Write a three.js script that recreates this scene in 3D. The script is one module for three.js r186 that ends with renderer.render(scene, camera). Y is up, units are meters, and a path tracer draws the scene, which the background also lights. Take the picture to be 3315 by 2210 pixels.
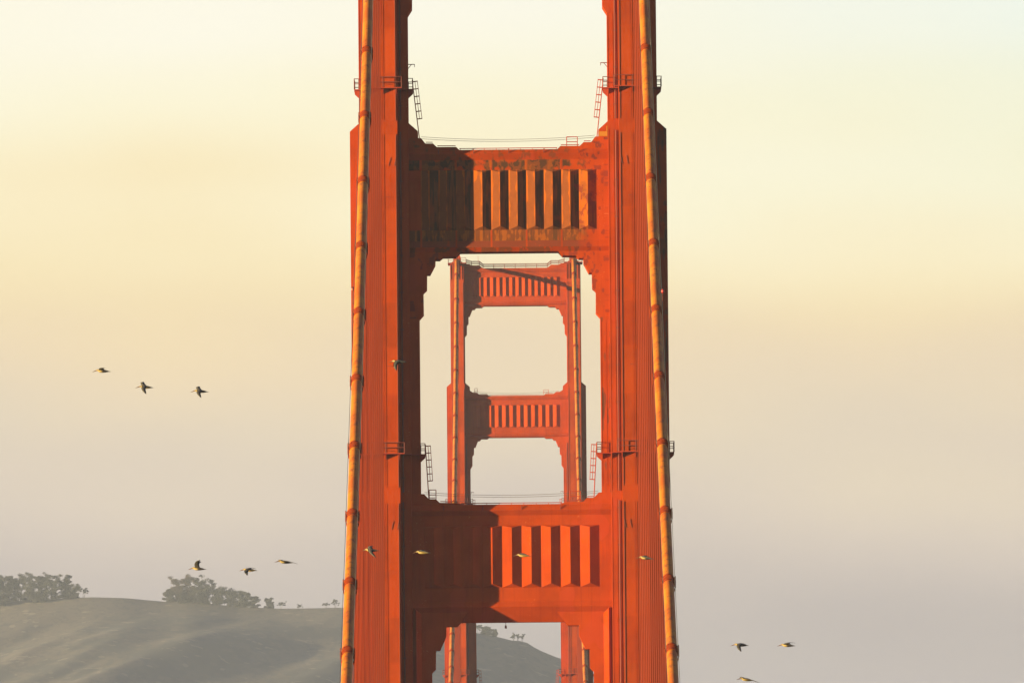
import * as THREE from 'three';
import { mergeGeometries, mergeVertices, toCreasedNormals } from 'three/addons/utils/BufferGeometryUtils.js';

// ---------------------------------------------------------------- camera, sky, sun, exposure
const scene = new THREE.Scene();
const camera = new THREE.PerspectiveCamera(3.839, 1024 / 682, 5, 40000);
camera.position.set(1.21, 83, 1122);
{
  const pitch = THREE.MathUtils.degToRad(2.9586), yaw = THREE.MathUtils.degToRad(0.05074);
  camera.lookAt(camera.position.clone().add(new THREE.Vector3(-Math.sin(yaw) * Math.cos(pitch), Math.sin(pitch), -Math.cos(yaw) * Math.cos(pitch))));
  camera.rotateZ(-0.009);
}
const renderer = new THREE.WebGLRenderer({ antialias: true });
renderer.toneMapping = THREE.LinearToneMapping;
const EXPOSURE = 4.1;
renderer.toneMappingExposure = EXPOSURE;
renderer.shadowMap.enabled = true;

const SUN_AZ = THREE.MathUtils.degToRad(67), SUN_EL = THREE.MathUtils.degToRad(2.6);
const sunDir = new THREE.Vector3(-Math.sin(SUN_AZ) * Math.cos(SUN_EL), Math.sin(SUN_EL), Math.cos(SUN_AZ) * Math.cos(SUN_EL));
const sun = new THREE.DirectionalLight(new THREE.Color().setRGB(1.0, 0.74, 0.32), 5);
sun.position.copy(sunDir).multiplyScalar(4000).add(new THREE.Vector3(0, 120, 0));
sun.target.position.set(0, 120, 0);
sun.castShadow = true;
sun.shadow.radius = 1;
sun.shadow.mapSize.set(4096, 4096);
Object.assign(sun.shadow.camera, { left: -300, right: 300, top: 200, bottom: -200, near: 10, far: 9000 });
scene.add(sun, sun.target);

function rng(seed) { let s = seed >>> 0; return () => { s = (s + 0x6D2B79F5) | 0; let t = Math.imul(s ^ (s >>> 15), 1 | s); t = (t + Math.imul(t ^ (t >>> 7), 61 | t)) ^ t; return ((t ^ (t >>> 14)) >>> 0) / 4294967296; }; }
function hash(i, j, k) { let h = Math.imul(i | 0, 374761393) + Math.imul(j | 0, 668265263) + Math.imul(k | 0, 1274126177); h = Math.imul(h ^ (h >>> 13), 1274126177); return ((h ^ (h >>> 16)) >>> 0) / 4294967296; }
const sm = (t) => t * t * (3 - 2 * t);
function vnoise(x, y, k = 0, px = 0, py = 0) {           // value noise, repeating every px / py cells when these are given
  const i = Math.floor(x), j = Math.floor(y), u = sm(x - i), v = sm(y - j);
  const w = (a, p) => (p ? ((a % p) + p) % p : a);
  const a = hash(w(i, px), w(j, py), k), b = hash(w(i + 1, px), w(j, py), k), c = hash(w(i, px), w(j + 1, py), k), d = hash(w(i + 1, px), w(j + 1, py), k);
  return a + (b - a) * u + (c - a) * v + (a - b - c + d) * u * v;
}
function fbm(x, y, k = 0, n = 4, px = 0, py = 0) { let s = 0, a = 0.5, t = 0; for (let o = 0; o < n; o++) { s += a * vnoise(x, y, k + o * 17, px, py); t += a; a *= 0.5; x *= 2; y *= 2; px *= 2; py *= 2; } return s / t; }
const lerp = (a, b, t) => a + (b - a) * t, clamp = (t, a = 0, b = 1) => Math.min(b, Math.max(a, t));
const mix = (a, b, t) => [lerp(a[0], b[0], t), lerp(a[1], b[1], t), lerp(a[2], b[2], t)];
const step = (a, b, t) => sm(clamp((t - a) / (b - a)));
const toLin = (c) => c.map((v) => { v /= 255; return v <= 0.04045 ? v / 12.92 : ((v + 0.055) / 1.055) ** 2.4; });

{ // the evening sky: a creamy band above a greyish mauve haze layer, going over to a duller blue overhead
  const W = 2048, H = 1024, data = new Float32Array(W * H * 4);
  const stops = [[-90, [110, 108, 114]], [0, [150, 141, 146]], [1.0, [162, 152, 154]], [1.25, [175, 166, 164]], [1.92, [201, 188, 178]], [2.27, [216, 201, 184]], [2.62, [226, 210, 184]], [2.96, [236, 215, 181]], [3.14, [243, 221, 178]], [3.32, [248, 229, 182]], [3.66, [252, 238, 198]], [4.0, [253, 246, 213]], [4.9, [255, 251, 233]], [8, [238, 239, 229]], [16, [178, 190, 202]], [30, [118, 144, 180]], [55, [86, 113, 160]], [90, [74, 98, 148]]].map(([e, c]) => [e, toLin(c)]);
  const gaps = [[17, 6, 4, 1.5], [52, 5, 5, 1.2], [93.6, 4.9, 2.6, 1.1], [128, 7, 6, 2], [171, 5, 4, 1.3], [214, 6, 5, 1.6], [262, 5, 4, 1.2], [301, 6, 6, 1.8], [336, 5, 4, 1.3]];
  for (let y = 0; y < H; y++) {
    const el = ((y + 0.5) / H - 0.5) * 180;
    for (let x = 0; x < W; x++) {
      const az = (x + 0.5) / W * 360;
      // slow horizontal streaks of thin cloud shift the layers up and down a little
      const st = ((fbm(az * 0.25, el * 1.4, 3, 4, 90) - 0.5) * 1.5 + (fbm(az * 0.5, el * 4.5, 13, 3, 180) - 0.5) * 0.5) * clamp(el / 1.5) * (el < 14 ? 1 : 0.4);
      let veil = 0;                                          // bluish gaps in the thin high cloud, here and there round the horizon
      for (const [ga, ge, wa, we] of gaps) { const da = ((az - ga + 540) % 360) - 180; veil += Math.exp(-((da / wa) ** 2) - ((el - ge + 0.08 * da) / we) ** 2); }
      veil = clamp(veil * (0.55 + 0.9 * fbm(az * 0.6, el * 2.2, 29, 4, 216)));
      const e = el + st; let k = 0; while (k < stops.length - 2 && stops[k + 1][0] < e) k++;
      let c = mix(stops[k][1], stops[k + 1][1], clamp((e - stops[k][0]) / (stops[k + 1][0] - stops[k][0]))); c = [c[0] * (1 - 0.13 * veil), c[1] * (1 - 0.03 * veil), c[2] * (1 + 0.05 * veil)];
      const theta = (az / 360 - 0.5) * 2 * Math.PI, ce = Math.cos(el * Math.PI / 180);
      const cs = ce * Math.cos(theta) * sunDir.x + Math.sin(el * Math.PI / 180) * sunDir.y + ce * Math.sin(theta) * sunDir.z;
      const g = Math.exp(-(1 - cs) * 14);                  // warm glow round the low sun
      const o = (y * W + x) * 4;
      data[o] = (c[0] + g * 0.9) / EXPOSURE; data[o + 1] = (c[1] + g * 0.5) / EXPOSURE; data[o + 2] = (c[2] + g * 0.14) / EXPOSURE; data[o + 3] = 1;
    }
  }
  const t = new THREE.DataTexture(data, W, H, THREE.RGBAFormat, THREE.FloatType);
  t.mapping = THREE.EquirectangularReflectionMapping; t.magFilter = t.minFilter = THREE.LinearFilter; t.needsUpdate = true;
  scene.background = t; scene.environment = t;
}
scene.fog = new THREE.FogExp2(new THREE.Color().setRGB(0.57, 0.68, 1.0), 0.0000290);

// ---------------------------------------------------------------- helpers
const taken = {};
function numbered(n) { if (!(n in taken)) { taken[n] = 0; return n; } return n + '_' + String(++taken[n]).padStart(3, '0'); }
function tag(o, label, category, group, kind) { o.userData.label = label; if (category) o.userData.category = category; if (group) o.userData.group = group; if (kind) o.userData.kind = kind; return o; }
function thing(name, label, category, group, pos = [0, 0, 0]) { const g = new THREE.Group(); g.name = numbered(name); g.position.set(...pos); scene.add(g); return tag(g, label, category, group); }
function part(name, parent) { const g = new THREE.Group(); g.name = name; parent.add(g); return g; }
function clean(g) { if (g.index) g = g.toNonIndexed(); for (const k of Object.keys(g.attributes)) if (!['position', 'normal', 'uv'].includes(k)) g.deleteAttribute(k); if (!g.attributes.normal) g.computeVertexNormals(); if (!g.attributes.uv) g.setAttribute('uv', new THREE.BufferAttribute(new Float32Array(g.attributes.position.count * 2), 2)); return g; }
const TILE = 12;
function boxUV(g, ox = 0, oy = 0) {                         // uv in metres / TILE, projected along the main axis of each face
  const p = g.attributes.position, n = g.attributes.normal, uv = new Float32Array(p.count * 2);
  for (let i = 0; i < p.count; i += 3) {
    const ax = Math.abs(n.getX(i)), ay = Math.abs(n.getY(i)), az = Math.abs(n.getZ(i));
    for (let k = i; k < i + 3; k++) {
      const x = p.getX(k), y = p.getY(k), z = p.getZ(k);
      const [u, v] = az >= ax && az >= ay ? [x, y] : ax >= ay ? [z + 3.3, y] : [x, z];
      uv[2 * k] = (u + ox) / TILE; uv[2 * k + 1] = (v + oy) / TILE;
    }
  }
  g.setAttribute('uv', new THREE.BufferAttribute(uv, 2)); return g;
}
function mesh(name, geos, mat, parent, keepUV) {
  let g = mergeGeometries((Array.isArray(geos) ? geos : [geos]).map(clean));
  if (!keepUV) boxUV(g);
  const m = new THREE.Mesh(g, mat); m.name = parent === scene ? numbered(name) : name; m.castShadow = m.receiveShadow = true; parent.add(m); return m;
}
const box = (w, h, d, x = 0, y = 0, z = 0) => new THREE.BoxGeometry(w, h, d).translate(x, y, z);
const V = (x, y, z) => new THREE.Vector3(x, y, z);
function bar(a, b, r, seg = 6) {
  a = V(...a); b = V(...b); const L = a.distanceTo(b), g = new THREE.CylinderGeometry(r, r, L, seg);
  g.applyQuaternion(new THREE.Quaternion().setFromUnitVectors(V(0, 1, 0), b.clone().sub(a).normalize())); return g.translate((a.x + b.x) / 2, (a.y + b.y) / 2, (a.z + b.z) / 2);
}
function quads(faces) {                                     // flat faces given as corner lists
  const pos = [];
  for (const f of faces) for (let i = 1; i + 1 < f.length; i++) pos.push(...f[0], ...f[i], ...f[i + 1]);
  const g = new THREE.BufferGeometry(); g.setAttribute('position', new THREE.BufferAttribute(new Float32Array(pos), 3)); g.computeVertexNormals(); return g;
}
function frustum(hx, hz, y0, y1, hx2, hz2, y2) {             // upright block whose shoulder slopes in to hx2, hz2
  const r = (x, y, z) => [[-x, y, z], [x, y, z], [x, y, -z], [-x, y, -z]], a = r(hx, y0, hz), b = r(hx, y1, hz), c = r(hx2, y2, hz2), f = [];
  for (let i = 0; i < 4; i++) { const j = (i + 1) % 4; f.push([a[i], a[j], b[j], b[i]], [b[i], b[j], c[j], c[i]]); }
  f.push(c, [a[3], a[2], a[1], a[0]]); return quads(f);
}
function prism(prof, x0, x1) {                              // (y, z) profile swept along x
  const n = prof.length, f = [];
  for (let i = 0; i < n; i++) { const [a, b] = [prof[i], prof[(i + 1) % n]]; f.push([[x0, a[0], a[1]], [x0, b[0], b[1]], [x1, b[0], b[1]], [x1, a[0], a[1]]]); }
  f.push(prof.map((p) => [x1, p[0], p[1]]), prof.map((p) => [x0, p[0], p[1]]).reverse()); return quads(f);
}
function plate(outline, z0, z1) {
  const s = new THREE.Shape(outline.map(([x, y]) => new THREE.Vector2(x, y)));
  return new THREE.ExtrudeGeometry(s, { depth: z1 - z0, bevelEnabled: false }).translate(0, 0, z0);
}
function texture(W, H, fn, srgb = true) {
  const d = new Uint8Array(W * H * 4);
  for (let y = 0; y < H; y++) for (let x = 0; x < W; x++) {
    const c = fn(x / W, y / H), o = (y * W + x) * 4;
    for (let k = 0; k < 3; k++) { const v = clamp(c[k]); d[o + k] = Math.round(255 * (srgb ? (v <= 0.0031308 ? v * 12.92 : 1.055 * v ** (1 / 2.4) - 0.055) : v)); }
    d[o + 3] = 255;
  }
  const t = new THREE.DataTexture(d, W, H); if (srgb) t.colorSpace = THREE.SRGBColorSpace;
  t.wrapS = t.wrapT = THREE.RepeatWrapping; t.magFilter = THREE.LinearFilter; t.minFilter = THREE.LinearMipmapLinearFilter; t.generateMipmaps = true; t.needsUpdate = true; return t;
}

// ---------------------------------------------------------------- materials
const PAINT = [0.252, 0.0305, 0.0006];
function paintAt(u, v) {                                    // orange bridge paint: cloudy repaint patches, run marks, pale chips
  let c = PAINT.map((p) => p * (0.76 + 0.48 * fbm(u * 6, v * 6, 1, 5, 6, 6)));
  const run = vnoise(u * 90, v * 4, 40, 90, 4); c = mix(c, [0.17, 0.018, 0.004], 0.38 * step(0.55, 0.92, run) * (0.4 + 0.6 * vnoise(u * 7, v * 5, 44, 7, 5)));
  const chip = vnoise(u * 150, v * 110, 9, 150, 110) * (0.6 + 0.4 * fbm(u * 5, v * 5, 33, 2, 5, 5));
  c = mix(c, [0.40, 0.14, 0.06], 0.45 * step(0.78, 0.86, chip));
  const patch = step(0.60, 0.64, fbm(u * 4, v * 3, 71, 3, 4, 3)); c = mix(c, [0.30, 0.034, 0.008], 0.5 * patch);
  return c;
}
const paintMap = texture(1024, 1024, paintAt);
const paintBump = texture(512, 512, (u, v) => { const n = 0.5 * fbm(u * 24, v * 24, 5, 3, 24, 24) + 0.5 * vnoise(u * 4, v * 6, 8, 4, 6); return [n, n, n]; }, false);
const paint = new THREE.MeshPhysicalMaterial({ map: paintMap, roughness: 0.85, specularIntensity: 0.1, bumpMap: paintBump, bumpScale: 0.012 });
const paints = [[1, 1, 1], [0.93, 0.90, 1], [1.07, 1.12, 1], [0.98, 1.06, 1], [0.90, 0.94, 1]].map((c) => { const m = paint.clone(); m.color.setRGB(...c); return m; });
const steel = new THREE.MeshPhysicalMaterial({ color: new THREE.Color().setRGB(0.24, 0.026, 0.009), roughness: 0.8, specularIntensity: 0.4 });
const conduit = new THREE.MeshStandardMaterial({ color: new THREE.Color().setRGB(0.11, 0.012, 0.007), roughness: 0.75 });
const rope = new THREE.MeshPhysicalMaterial({ color: new THREE.Color().setRGB(0.150, 0.0165, 0.002), roughness: 0.8, specularIntensity: 0.3 });
const wire = new THREE.MeshStandardMaterial({ color: new THREE.Color().setRGB(0.07, 0.06, 0.055), roughness: 0.7 });
const weatheredMap = texture(512, 512, (u, v) => {
  let c = paintAt(u, v);
  const s = fbm(u * 10, v * 5, 91, 4, 10, 5) * 0.7 + 0.3 * vnoise(u * 40, v * 4, 95, 40, 4);
  c = mix(c, [0.12, 0.030, 0.014], 0.85 * step(0.50, 0.56, s)); return mix(c, [0.05, 0.027, 0.017], 0.7 * step(0.62, 0.67, s));
});
const weathered = new THREE.MeshPhysicalMaterial({ map: weatheredMap, roughness: 0.85, specularIntensity: 0.1, bumpMap: paintBump, bumpScale: 0.012 });
const cableMap = texture(1024, 256, (u, v) => {              // u along 24 m, v around: spiral runs over orange, sun sheen mixed in as yellow
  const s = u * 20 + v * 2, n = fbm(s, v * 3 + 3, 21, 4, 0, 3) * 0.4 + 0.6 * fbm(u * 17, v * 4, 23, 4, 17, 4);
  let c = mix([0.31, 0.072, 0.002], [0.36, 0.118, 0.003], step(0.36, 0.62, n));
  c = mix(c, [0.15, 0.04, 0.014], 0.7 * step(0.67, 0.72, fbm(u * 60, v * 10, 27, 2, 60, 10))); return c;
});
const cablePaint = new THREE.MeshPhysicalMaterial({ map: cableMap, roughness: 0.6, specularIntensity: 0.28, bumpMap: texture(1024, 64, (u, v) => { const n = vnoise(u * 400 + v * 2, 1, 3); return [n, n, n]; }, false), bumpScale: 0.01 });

// ---------------------------------------------------------------- water, hills
const water = mesh('water', new THREE.PlaneGeometry(24000, 24000).rotateX(-Math.PI / 2).translate(0, 0, -2000), new THREE.MeshStandardMaterial({ color: new THREE.Color().setRGB(0.03, 0.045, 0.05), roughness: 0.25 }), scene);
tag(water, 'grey strait water far below the bridge', null, null, 'structure');

const crest = [[-1386.6, 306.6], [-832.4, 322.5], [-594.9, 328.4], [-487.1, 334.5], [-463.9, 336.5], [-403.3, 338.8], [-371.7, 337.8], [-334.3, 334.0], [-308.3, 333.4], [-285.4, 331.0], [-267.9, 328.8], [-227.8, 326.5], [-193.2, 326.6], [-167.2, 327.0], [-119.9, 321.5], [-76.4, 311.6], [-42.9, 302.2], [-25.7, 298.9], [-8.1, 294.4], [1.6, 294.4], [9.7, 289.0], [16.8, 285.1], [30.8, 279.1], [35.2, 278.5], [65.7, 261.1], [157.2, 215.6], [315.4, 152.2], [592.6, 57.2], [948.8, -41.8], [1384.2, -93.1]];
function crestAt(x) { let k = 0; while (k < crest.length - 2 && crest[k + 1][0] < x) k++; const t = clamp((x - crest[k][0]) / (crest[k + 1][0] - crest[k][0])); return lerp(crest[k][1], crest[k + 1][1], t); }
const HZ = -8378;
function hillY(x, z) {
  const d = z - HZ, c = crestAt(x);
  if (d < 0) return c - 0.0011 * d * d - 0.02 * -d;
  // spurs and gullies run down the front slantwise
  const k = clamp(d / 60), q = x + d * 0.75, spur = (fbm(q / 190, d / 900, 51, 3) - 0.5) * 54 * k + (fbm(q / 52, d / 240, 57, 3) - 0.5) * 11 * clamp(d / 40);
  const rough = (fbm(x / 5, z / 5, 61, 3) - 0.5) * 1.0;
  return Math.max(-8, Math.min(c - 0.13 * d, c - 0.34 * d - 5 * k * (1 - Math.exp(-d / 50)) + spur * clamp(d / 160)) + rough * clamp(d / 6));
}
const hillMap = texture(1024, 1024, (u, v) => {              // dry grass, scrub clumps and bare paths, haze blue mixed into the colours; 240 m tile
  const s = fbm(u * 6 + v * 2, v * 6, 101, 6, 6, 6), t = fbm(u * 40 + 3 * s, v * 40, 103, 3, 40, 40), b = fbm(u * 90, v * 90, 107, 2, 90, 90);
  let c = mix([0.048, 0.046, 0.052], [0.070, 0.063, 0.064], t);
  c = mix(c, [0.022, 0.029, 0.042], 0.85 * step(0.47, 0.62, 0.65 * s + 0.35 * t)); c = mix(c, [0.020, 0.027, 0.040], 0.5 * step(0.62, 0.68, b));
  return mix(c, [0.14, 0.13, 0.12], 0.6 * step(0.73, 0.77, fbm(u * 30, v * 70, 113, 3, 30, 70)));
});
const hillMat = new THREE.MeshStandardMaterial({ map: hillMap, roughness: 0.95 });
function terrain(name, x0, x1, z0, z1, nx, nz, fn) {
  const g = new THREE.PlaneGeometry(1, 1, nx, nz).rotateX(-Math.PI / 2), p = g.attributes.position, uv = g.attributes.uv;
  for (let i = 0; i < p.count; i++) { const a = p.getX(i) + 0.5, b = p.getZ(i) + 0.5, x = lerp(x0, x1, a), z = lerp(z0, z1, b); p.setXYZ(i, x, fn(x, z), z); uv.setXY(i, x / 330, z / 330); }
  g.computeVertexNormals(); const m = new THREE.Mesh(g, hillMat); m.name = numbered(name); m.castShadow = m.receiveShadow = true; scene.add(m); return m;
}
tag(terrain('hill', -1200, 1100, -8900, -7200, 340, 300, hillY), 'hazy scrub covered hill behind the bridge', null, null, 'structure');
// ---------------------------------------------------------------- towers
const LEGX = 13.72, ZS = 2.0;                                // leg centre, front plane of the portal struts
const STRUTS = [
  { top: 224.4, seamT: 223.85, flushT: 223.3, ribT: 222.3, ribT2: 222.07, ribB2: 217.98, ribB: 217.56, flushB: 216.5, seamB: 215.98, bot: 215.5, ribs: 14, half: 10.52, p: 0.30,
    haunch: [[12.6, 225.6], [10.9, 225.45], [10.3, 225.1], [8.45, 225.1], [7.6, 224.4]],
    corbel: [[7.5, 215.5], [8.0, 215.15], [9.35, 215.15], [9.74, 214.7], [10.23, 214.7], [10.88, 213.1], [11.15, 213.1], [11.15, 211.4], [11.54, 210.95], [11.57, 208.85], [12.1, 208.2], [12.6, 208.2]] },
  { top: 194.25, seamT: 193.7, flushT: 193.2, ribT: 192.07, ribT2: 191.87, ribB2: 187.04, ribB: 186.68, flushB: 185.35, seamB: 184.86, bot: 184.42, ribs: 12, half: 10.3, p: 0.34,
    haunch: [[12.4, 196.0], [10.97, 196.0], [10.97, 195.5], [10.21, 195.05], [9.4, 195.05], [8.75, 194.58], [6.85, 194.58], [6.44, 194.25]],
    corbel: [[6.5, 184.42], [6.92, 184.12], [8.39, 184.12], [8.73, 183.7], [9.19, 183.65], [9.76, 182.15], [10.12, 182.1], [10.15, 180.5], [10.5, 180.1], [10.52, 177.85], [11.02, 177.05], [12.4, 177.0]] },
  { top: 162.07, seamT: 161.59, flushT: 160.95, ribT: 159.81, ribT2: 159.54, ribB2: 153.61, ribB: 153.19, flushB: 152.0, seamB: 151.28, bot: 150.8, ribs: 10, half: 9.69, p: 0.38,
    haunch: [[11.3, 163.43], [9.62, 163.42], [9.15, 162.82], [8.3, 162.81], [7.89, 162.41], [5.75, 162.41], [5.41, 162.07]],
    corbel: [[5.4, 150.8], [5.88, 150.32], [7.34, 150.3], [7.68, 150.02], [8.16, 150.02], [8.18, 149.5], [8.76, 148.4], [9.1, 148.4], [9.12, 146.75], [9.52, 146.38], [9.5, 144.0], [9.95, 143.5], [11.3, 143.5]] },
  { top: 122.95, seamT: 122.28, flushT: 121.74, ribT: 120.61, ribT2: 120.39, ribB2: 114.23, ribB: 113.79, flushB: 112.28, seamB: 111.66, bot: 110.0, botIn: 0.87, ribs: 9, half: 9.65, p: 0.42,
    haunch: [[11.3, 124.2], [9.63, 124.17], [9.09, 123.61], [8.32, 123.6], [7.91, 123.2], [5.83, 123.15], [5.56, 122.95]],
    corbel: [[4.45, 111.7], [6.06, 109.58], [7.31, 109.58], [7.33, 108.5], [8.03, 106.97], [8.48, 106.97], [8.5, 104.93], [8.92, 104.5], [8.92, 76], [11.3, 76]] },
];
// leg blocks: half width, half depth, base, shoulder height, slope in x and z
const BLOCKS = [
  ['cell_column', 1.68, 3.30, 195, 225.3, 0, 0], ['pilaster', 1.530, 3.74, 195.5, 221.7, 0, 0],
  ['cell_column', 2.72, 1.96, 163, 196.42, 1.04, 0], ['pilaster', 1.533, 4.63, 163.2, 197.0, 0, 0],
  ['cell_column', 3.75, 1.95, 121, 164.2, 1.03, 0], ['cell_column', 2.724, 3.74, 121.2, 164.5, 0, 0], ['pilaster', 1.536, 5.52, 121.4, 164.6, 0, 0],
  ['cell_column', 3.752, 1.93, -2, 123.6, 0, 0], ['cell_column', 2.728, 4.63, -2, 124.0, 0, 0], ['pilaster', 1.54, 6.54, -2, 124.1, 0, 0],
];
function buildLeg(tower, side) {                             // side -1 left, 1 right
  const leg = part('leg', tower); leg.position.x = side * LEGX;
  const inn = -side;
  for (const [name, hx, hz, y0, y1, dx, dz] of BLOCKS) mesh(name, frustum(hx, hz, y0, y1, hx - dx, hz - dz, dx || dz ? y1 + 0.92 : y1 + 0.02), paint, leg);
  // fluted head below the saddle: narrow fins with open slots between them
  for (const s of [-1, 1]) for (const [a, b] of [[-1.53, -1.47], [-1.15, -0.80], [-0.48, 0.48], [0.80, 1.15], [1.47, 1.53]])
    mesh('fin', box(b - a, 3.5, 0.46, (a + b) / 2, 223.45, s * 3.51), paint, leg);
  mesh('head_slab', box(3.3, 0.35, 7.7, 0, 225.45, 0), paint, leg);
  // splice plates round the pilaster and cover strips down the cell corners
  const fronts = [[196, 221, 3.74], [165.2, 195.8, 4.63], [124.8, 163.6, 5.52], [80, 123, 6.54]];
  let tone = side > 0 ? 1 : 4;
  for (const [y0, y1, z] of fronts) for (let y = y0 + 0.1; y < y1 - 0.4; y += 5.08) {        // each course of the pilaster is two riveted face plates under a splice
    const h = Math.min(5.02, y1 - y);
    for (const s of [-1, 1]) mesh('face_plate', box(1.32, h, 0.03, s * 0.78, y + h / 2, z + 0.012), paints[(tone = (tone * 7 + 3) % 11) % paints.length], leg);
    mesh('splice_plate', box(2.7, 0.22, 0.03, 0, y - 0.03, z + 0.026), paint, leg);
  }
  const cells = [[165.3, 196.3, 1.96, 2.72], [124.3, 164.1, 3.74, 2.724], [124.9, 143.2, 1.95, 3.75], [76, 123.5, 4.63, 2.728]];
  for (const [y0, y1, z, hx] of cells) for (const s of [-1, 1]) {
    mesh('corner_angle', [box(0.10, y1 - y0, 0.03, s * (hx - 0.06), (y0 + y1) / 2, z + 0.014), box(0.07, y1 - y0, 0.03, s * (hx - 0.62), (y0 + y1) / 2, z + 0.012)], paint, leg);
  }
  for (const [y0, y1, z] of fronts) mesh('conduit', bar([inn * 1.36, y0, z + 0.06], [inn * 1.36, y1, z + 0.07], 0.03), conduit, leg);
  for (const [y0, y1, z] of fronts) mesh('centre_strip', box(0.14, y1 - y0, 0.06, 0, (y0 + y1) / 2, z + 0.035), paint, leg);
  for (const [y0, y1, z] of [[165.4, 183, 1.96], [124.3, 164, 3.74], [80, 123.2, 4.63]]) {
    mesh('drain_pipe', bar([inn * 1.86, y0, z + 0.14], [inn * 1.86, y1, z + 0.14], 0.085, 8), conduit, leg);
    for (let y = y0 + 1.6; y < y1; y += 4.08) mesh('pipe_bracket', box(0.34, 0.13, 0.2, inn * 1.86, y, z + 0.1), conduit, leg);
  }
  // small step irons beside the suspenders
  for (const [y0, y1, z] of fronts.slice(1, 3)) for (let y = y0 + 4; y < y1 - 3; y += 9.3) mesh('step_iron', [bar([inn * 0.55, y, z + 0.02], [inn * 0.55, y, z + 0.22], 0.025), bar([inn * 0.2, y, z + 0.22], [inn * 0.55, y, z + 0.22], 0.025)], conduit, leg);
  // lattice hand holds at the heads of the lower sections
  for (const [y, z] of [[160.6, 5.54], [120.6, 6.56]]) for (const k of [0, 1]) mesh('grab_bar', bar([inn * (0.55 + 0.62 * k), y - 0.45, z + 0.05], [inn * (0.75 + 0.62 * k), y + 0.45, z + 0.07], 0.03), conduit, leg);
  return leg;
}
function railing(name, pts, parent, h = 1.15, mat = conduit, r = 0.045) {   // posts and two rails along a polyline at deck level
  const rails = [], posts = [];
  pts.forEach((p, i) => { posts.push(bar(p, [p[0], p[1] + h, p[2]], r)); if (i) for (const k of [0.52, 1]) rails.push(bar([pts[i - 1][0], pts[i - 1][1] + h * k, pts[i - 1][2]], [p[0], p[1] + h * k, p[2]], r)); });
  rails.forEach((g) => mesh(name + '_rail', g, mat, parent)); posts.forEach((g) => mesh(name + '_post', g, mat, parent));
}
function buildPlatform(tower, side, y, blocks) {             // walkway ring on brackets round a leg; blocks = [[half width, half depth] ...] from the pilaster outwards
  const g = part('access_platform', tower); g.position.set(side * LEGX, y, 0);
  const P = 0.6, [[bx, bz]] = blocks, [ox, oz] = blocks[blocks.length - 1];
  for (const s of [1, -1]) {
    mesh('deck_plate', box(2 * (bx + 0.5), 0.10, P, 0, 0, s * (bz + P / 2 + 0.004)), steel, g);
    for (const x of [-bx + 0.05, 0, bx - 0.05]) mesh('gusset', quads([[[x - 0.03, -0.06, s * bz], [x - 0.03, -0.06, s * (bz + P)], [x - 0.03, -0.72, s * bz]], [[x + 0.03, -0.06, s * bz], [x + 0.03, -0.72, s * bz], [x + 0.03, -0.06, s * (bz + P)]], [[x - 0.03, -0.06, s * (bz + P)], [x + 0.03, -0.06, s * (bz + P)], [x + 0.03, -0.72, s * bz], [x - 0.03, -0.72, s * bz]]]), steel, g);
    railing('guard', [[-bx - 0.5, 0.05, s * (bz + P)], [0, 0.05, s * (bz + P)], [bx + 0.5, 0.05, s * (bz + P)]], g);
    let [px] = blocks[0];
    for (const [cx, cz] of blocks.slice(1)) {
      for (const t of [-1, 1]) {
        mesh('deck_plate', box(cx - px, 0.09, 0.6, t * (cx + px) / 2, -0.006, s * (cz + 0.304)), steel, g);
        mesh('gusset', quads([[[t * (cx - 0.2), -0.06, s * cz], [t * (cx - 0.2), -0.06, s * (cz + 0.6)], [t * (cx - 0.2), -0.66, s * cz]], [[t * (cx - 0.14), -0.06, s * cz], [t * (cx - 0.14), -0.66, s * cz], [t * (cx - 0.14), -0.06, s * (cz + 0.6)]]]), steel, g);
      }
      px = cx;
    }
  }
  for (const t of [-1, 1]) {
    mesh('deck_plate', box(0.5, 0.10, 2 * oz + 1.2, t * (ox + 0.254), 0.002, 0), steel, g);
    for (const z of [oz - 0.1, 0, -oz + 0.1]) mesh('gusset', plate([[0, -0.06], [0.5, -0.06], [0.5, -0.2], [0, -0.68]].map(([x, yy]) => [t * (ox + x), yy]), z - 0.03, z + 0.03), steel, g);
    const o = t * (ox + 0.5);
    railing('guard', [[t * ox, 0.05, oz + 0.6], [o, 0.05, oz + 0.6], [o, 0.05, 0], [o, 0.05, -oz - 0.6], [t * ox, 0.05, -oz - 0.6]], g);
  }
}
function buildLadder(tower, a, b, side) {                    // caged ladder leaning from a platform down to the strut; a top, b foot (x is |x|)
  const g = part('ladder', tower);
  const X = (x) => side * x, d = [b[0] - a[0], b[1] - a[1]], L = Math.hypot(...d), at = (t, off = 0) => [X(a[0] + d[0] * t + off * d[1] / L), a[1] + d[1] * t - off * d[0] / L];
  for (const z of [1.0, 1.45]) mesh('stile', bar([...at(0), z], [...at(1), z], 0.06), steel, g);
  for (let k = 1; k < 20; k++) mesh('rung', bar([...at(k / 20), 1.0], [...at(k / 20), 1.45], 0.018, 5), steel, g);
  for (let k = 0; k < 6; k++) {
    const t = 0.03 + k * 0.128, w = 0.55;
    mesh('cage_hoop', [bar([...at(t), 0.98], [...at(t, w), 1.06], 0.05), bar([...at(t, w), 1.06], [...at(t, w), 1.39], 0.05), bar([...at(t, w), 1.39], [...at(t), 1.47], 0.05)], steel, g);
  }
  for (const off of [0.28, 0.55]) for (const z of [1.06, 1.39]) mesh('cage_bar', bar([...at(0.03, off), z], [...at(0.67, off), z], 0.032, 5), steel, g);
}
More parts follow.
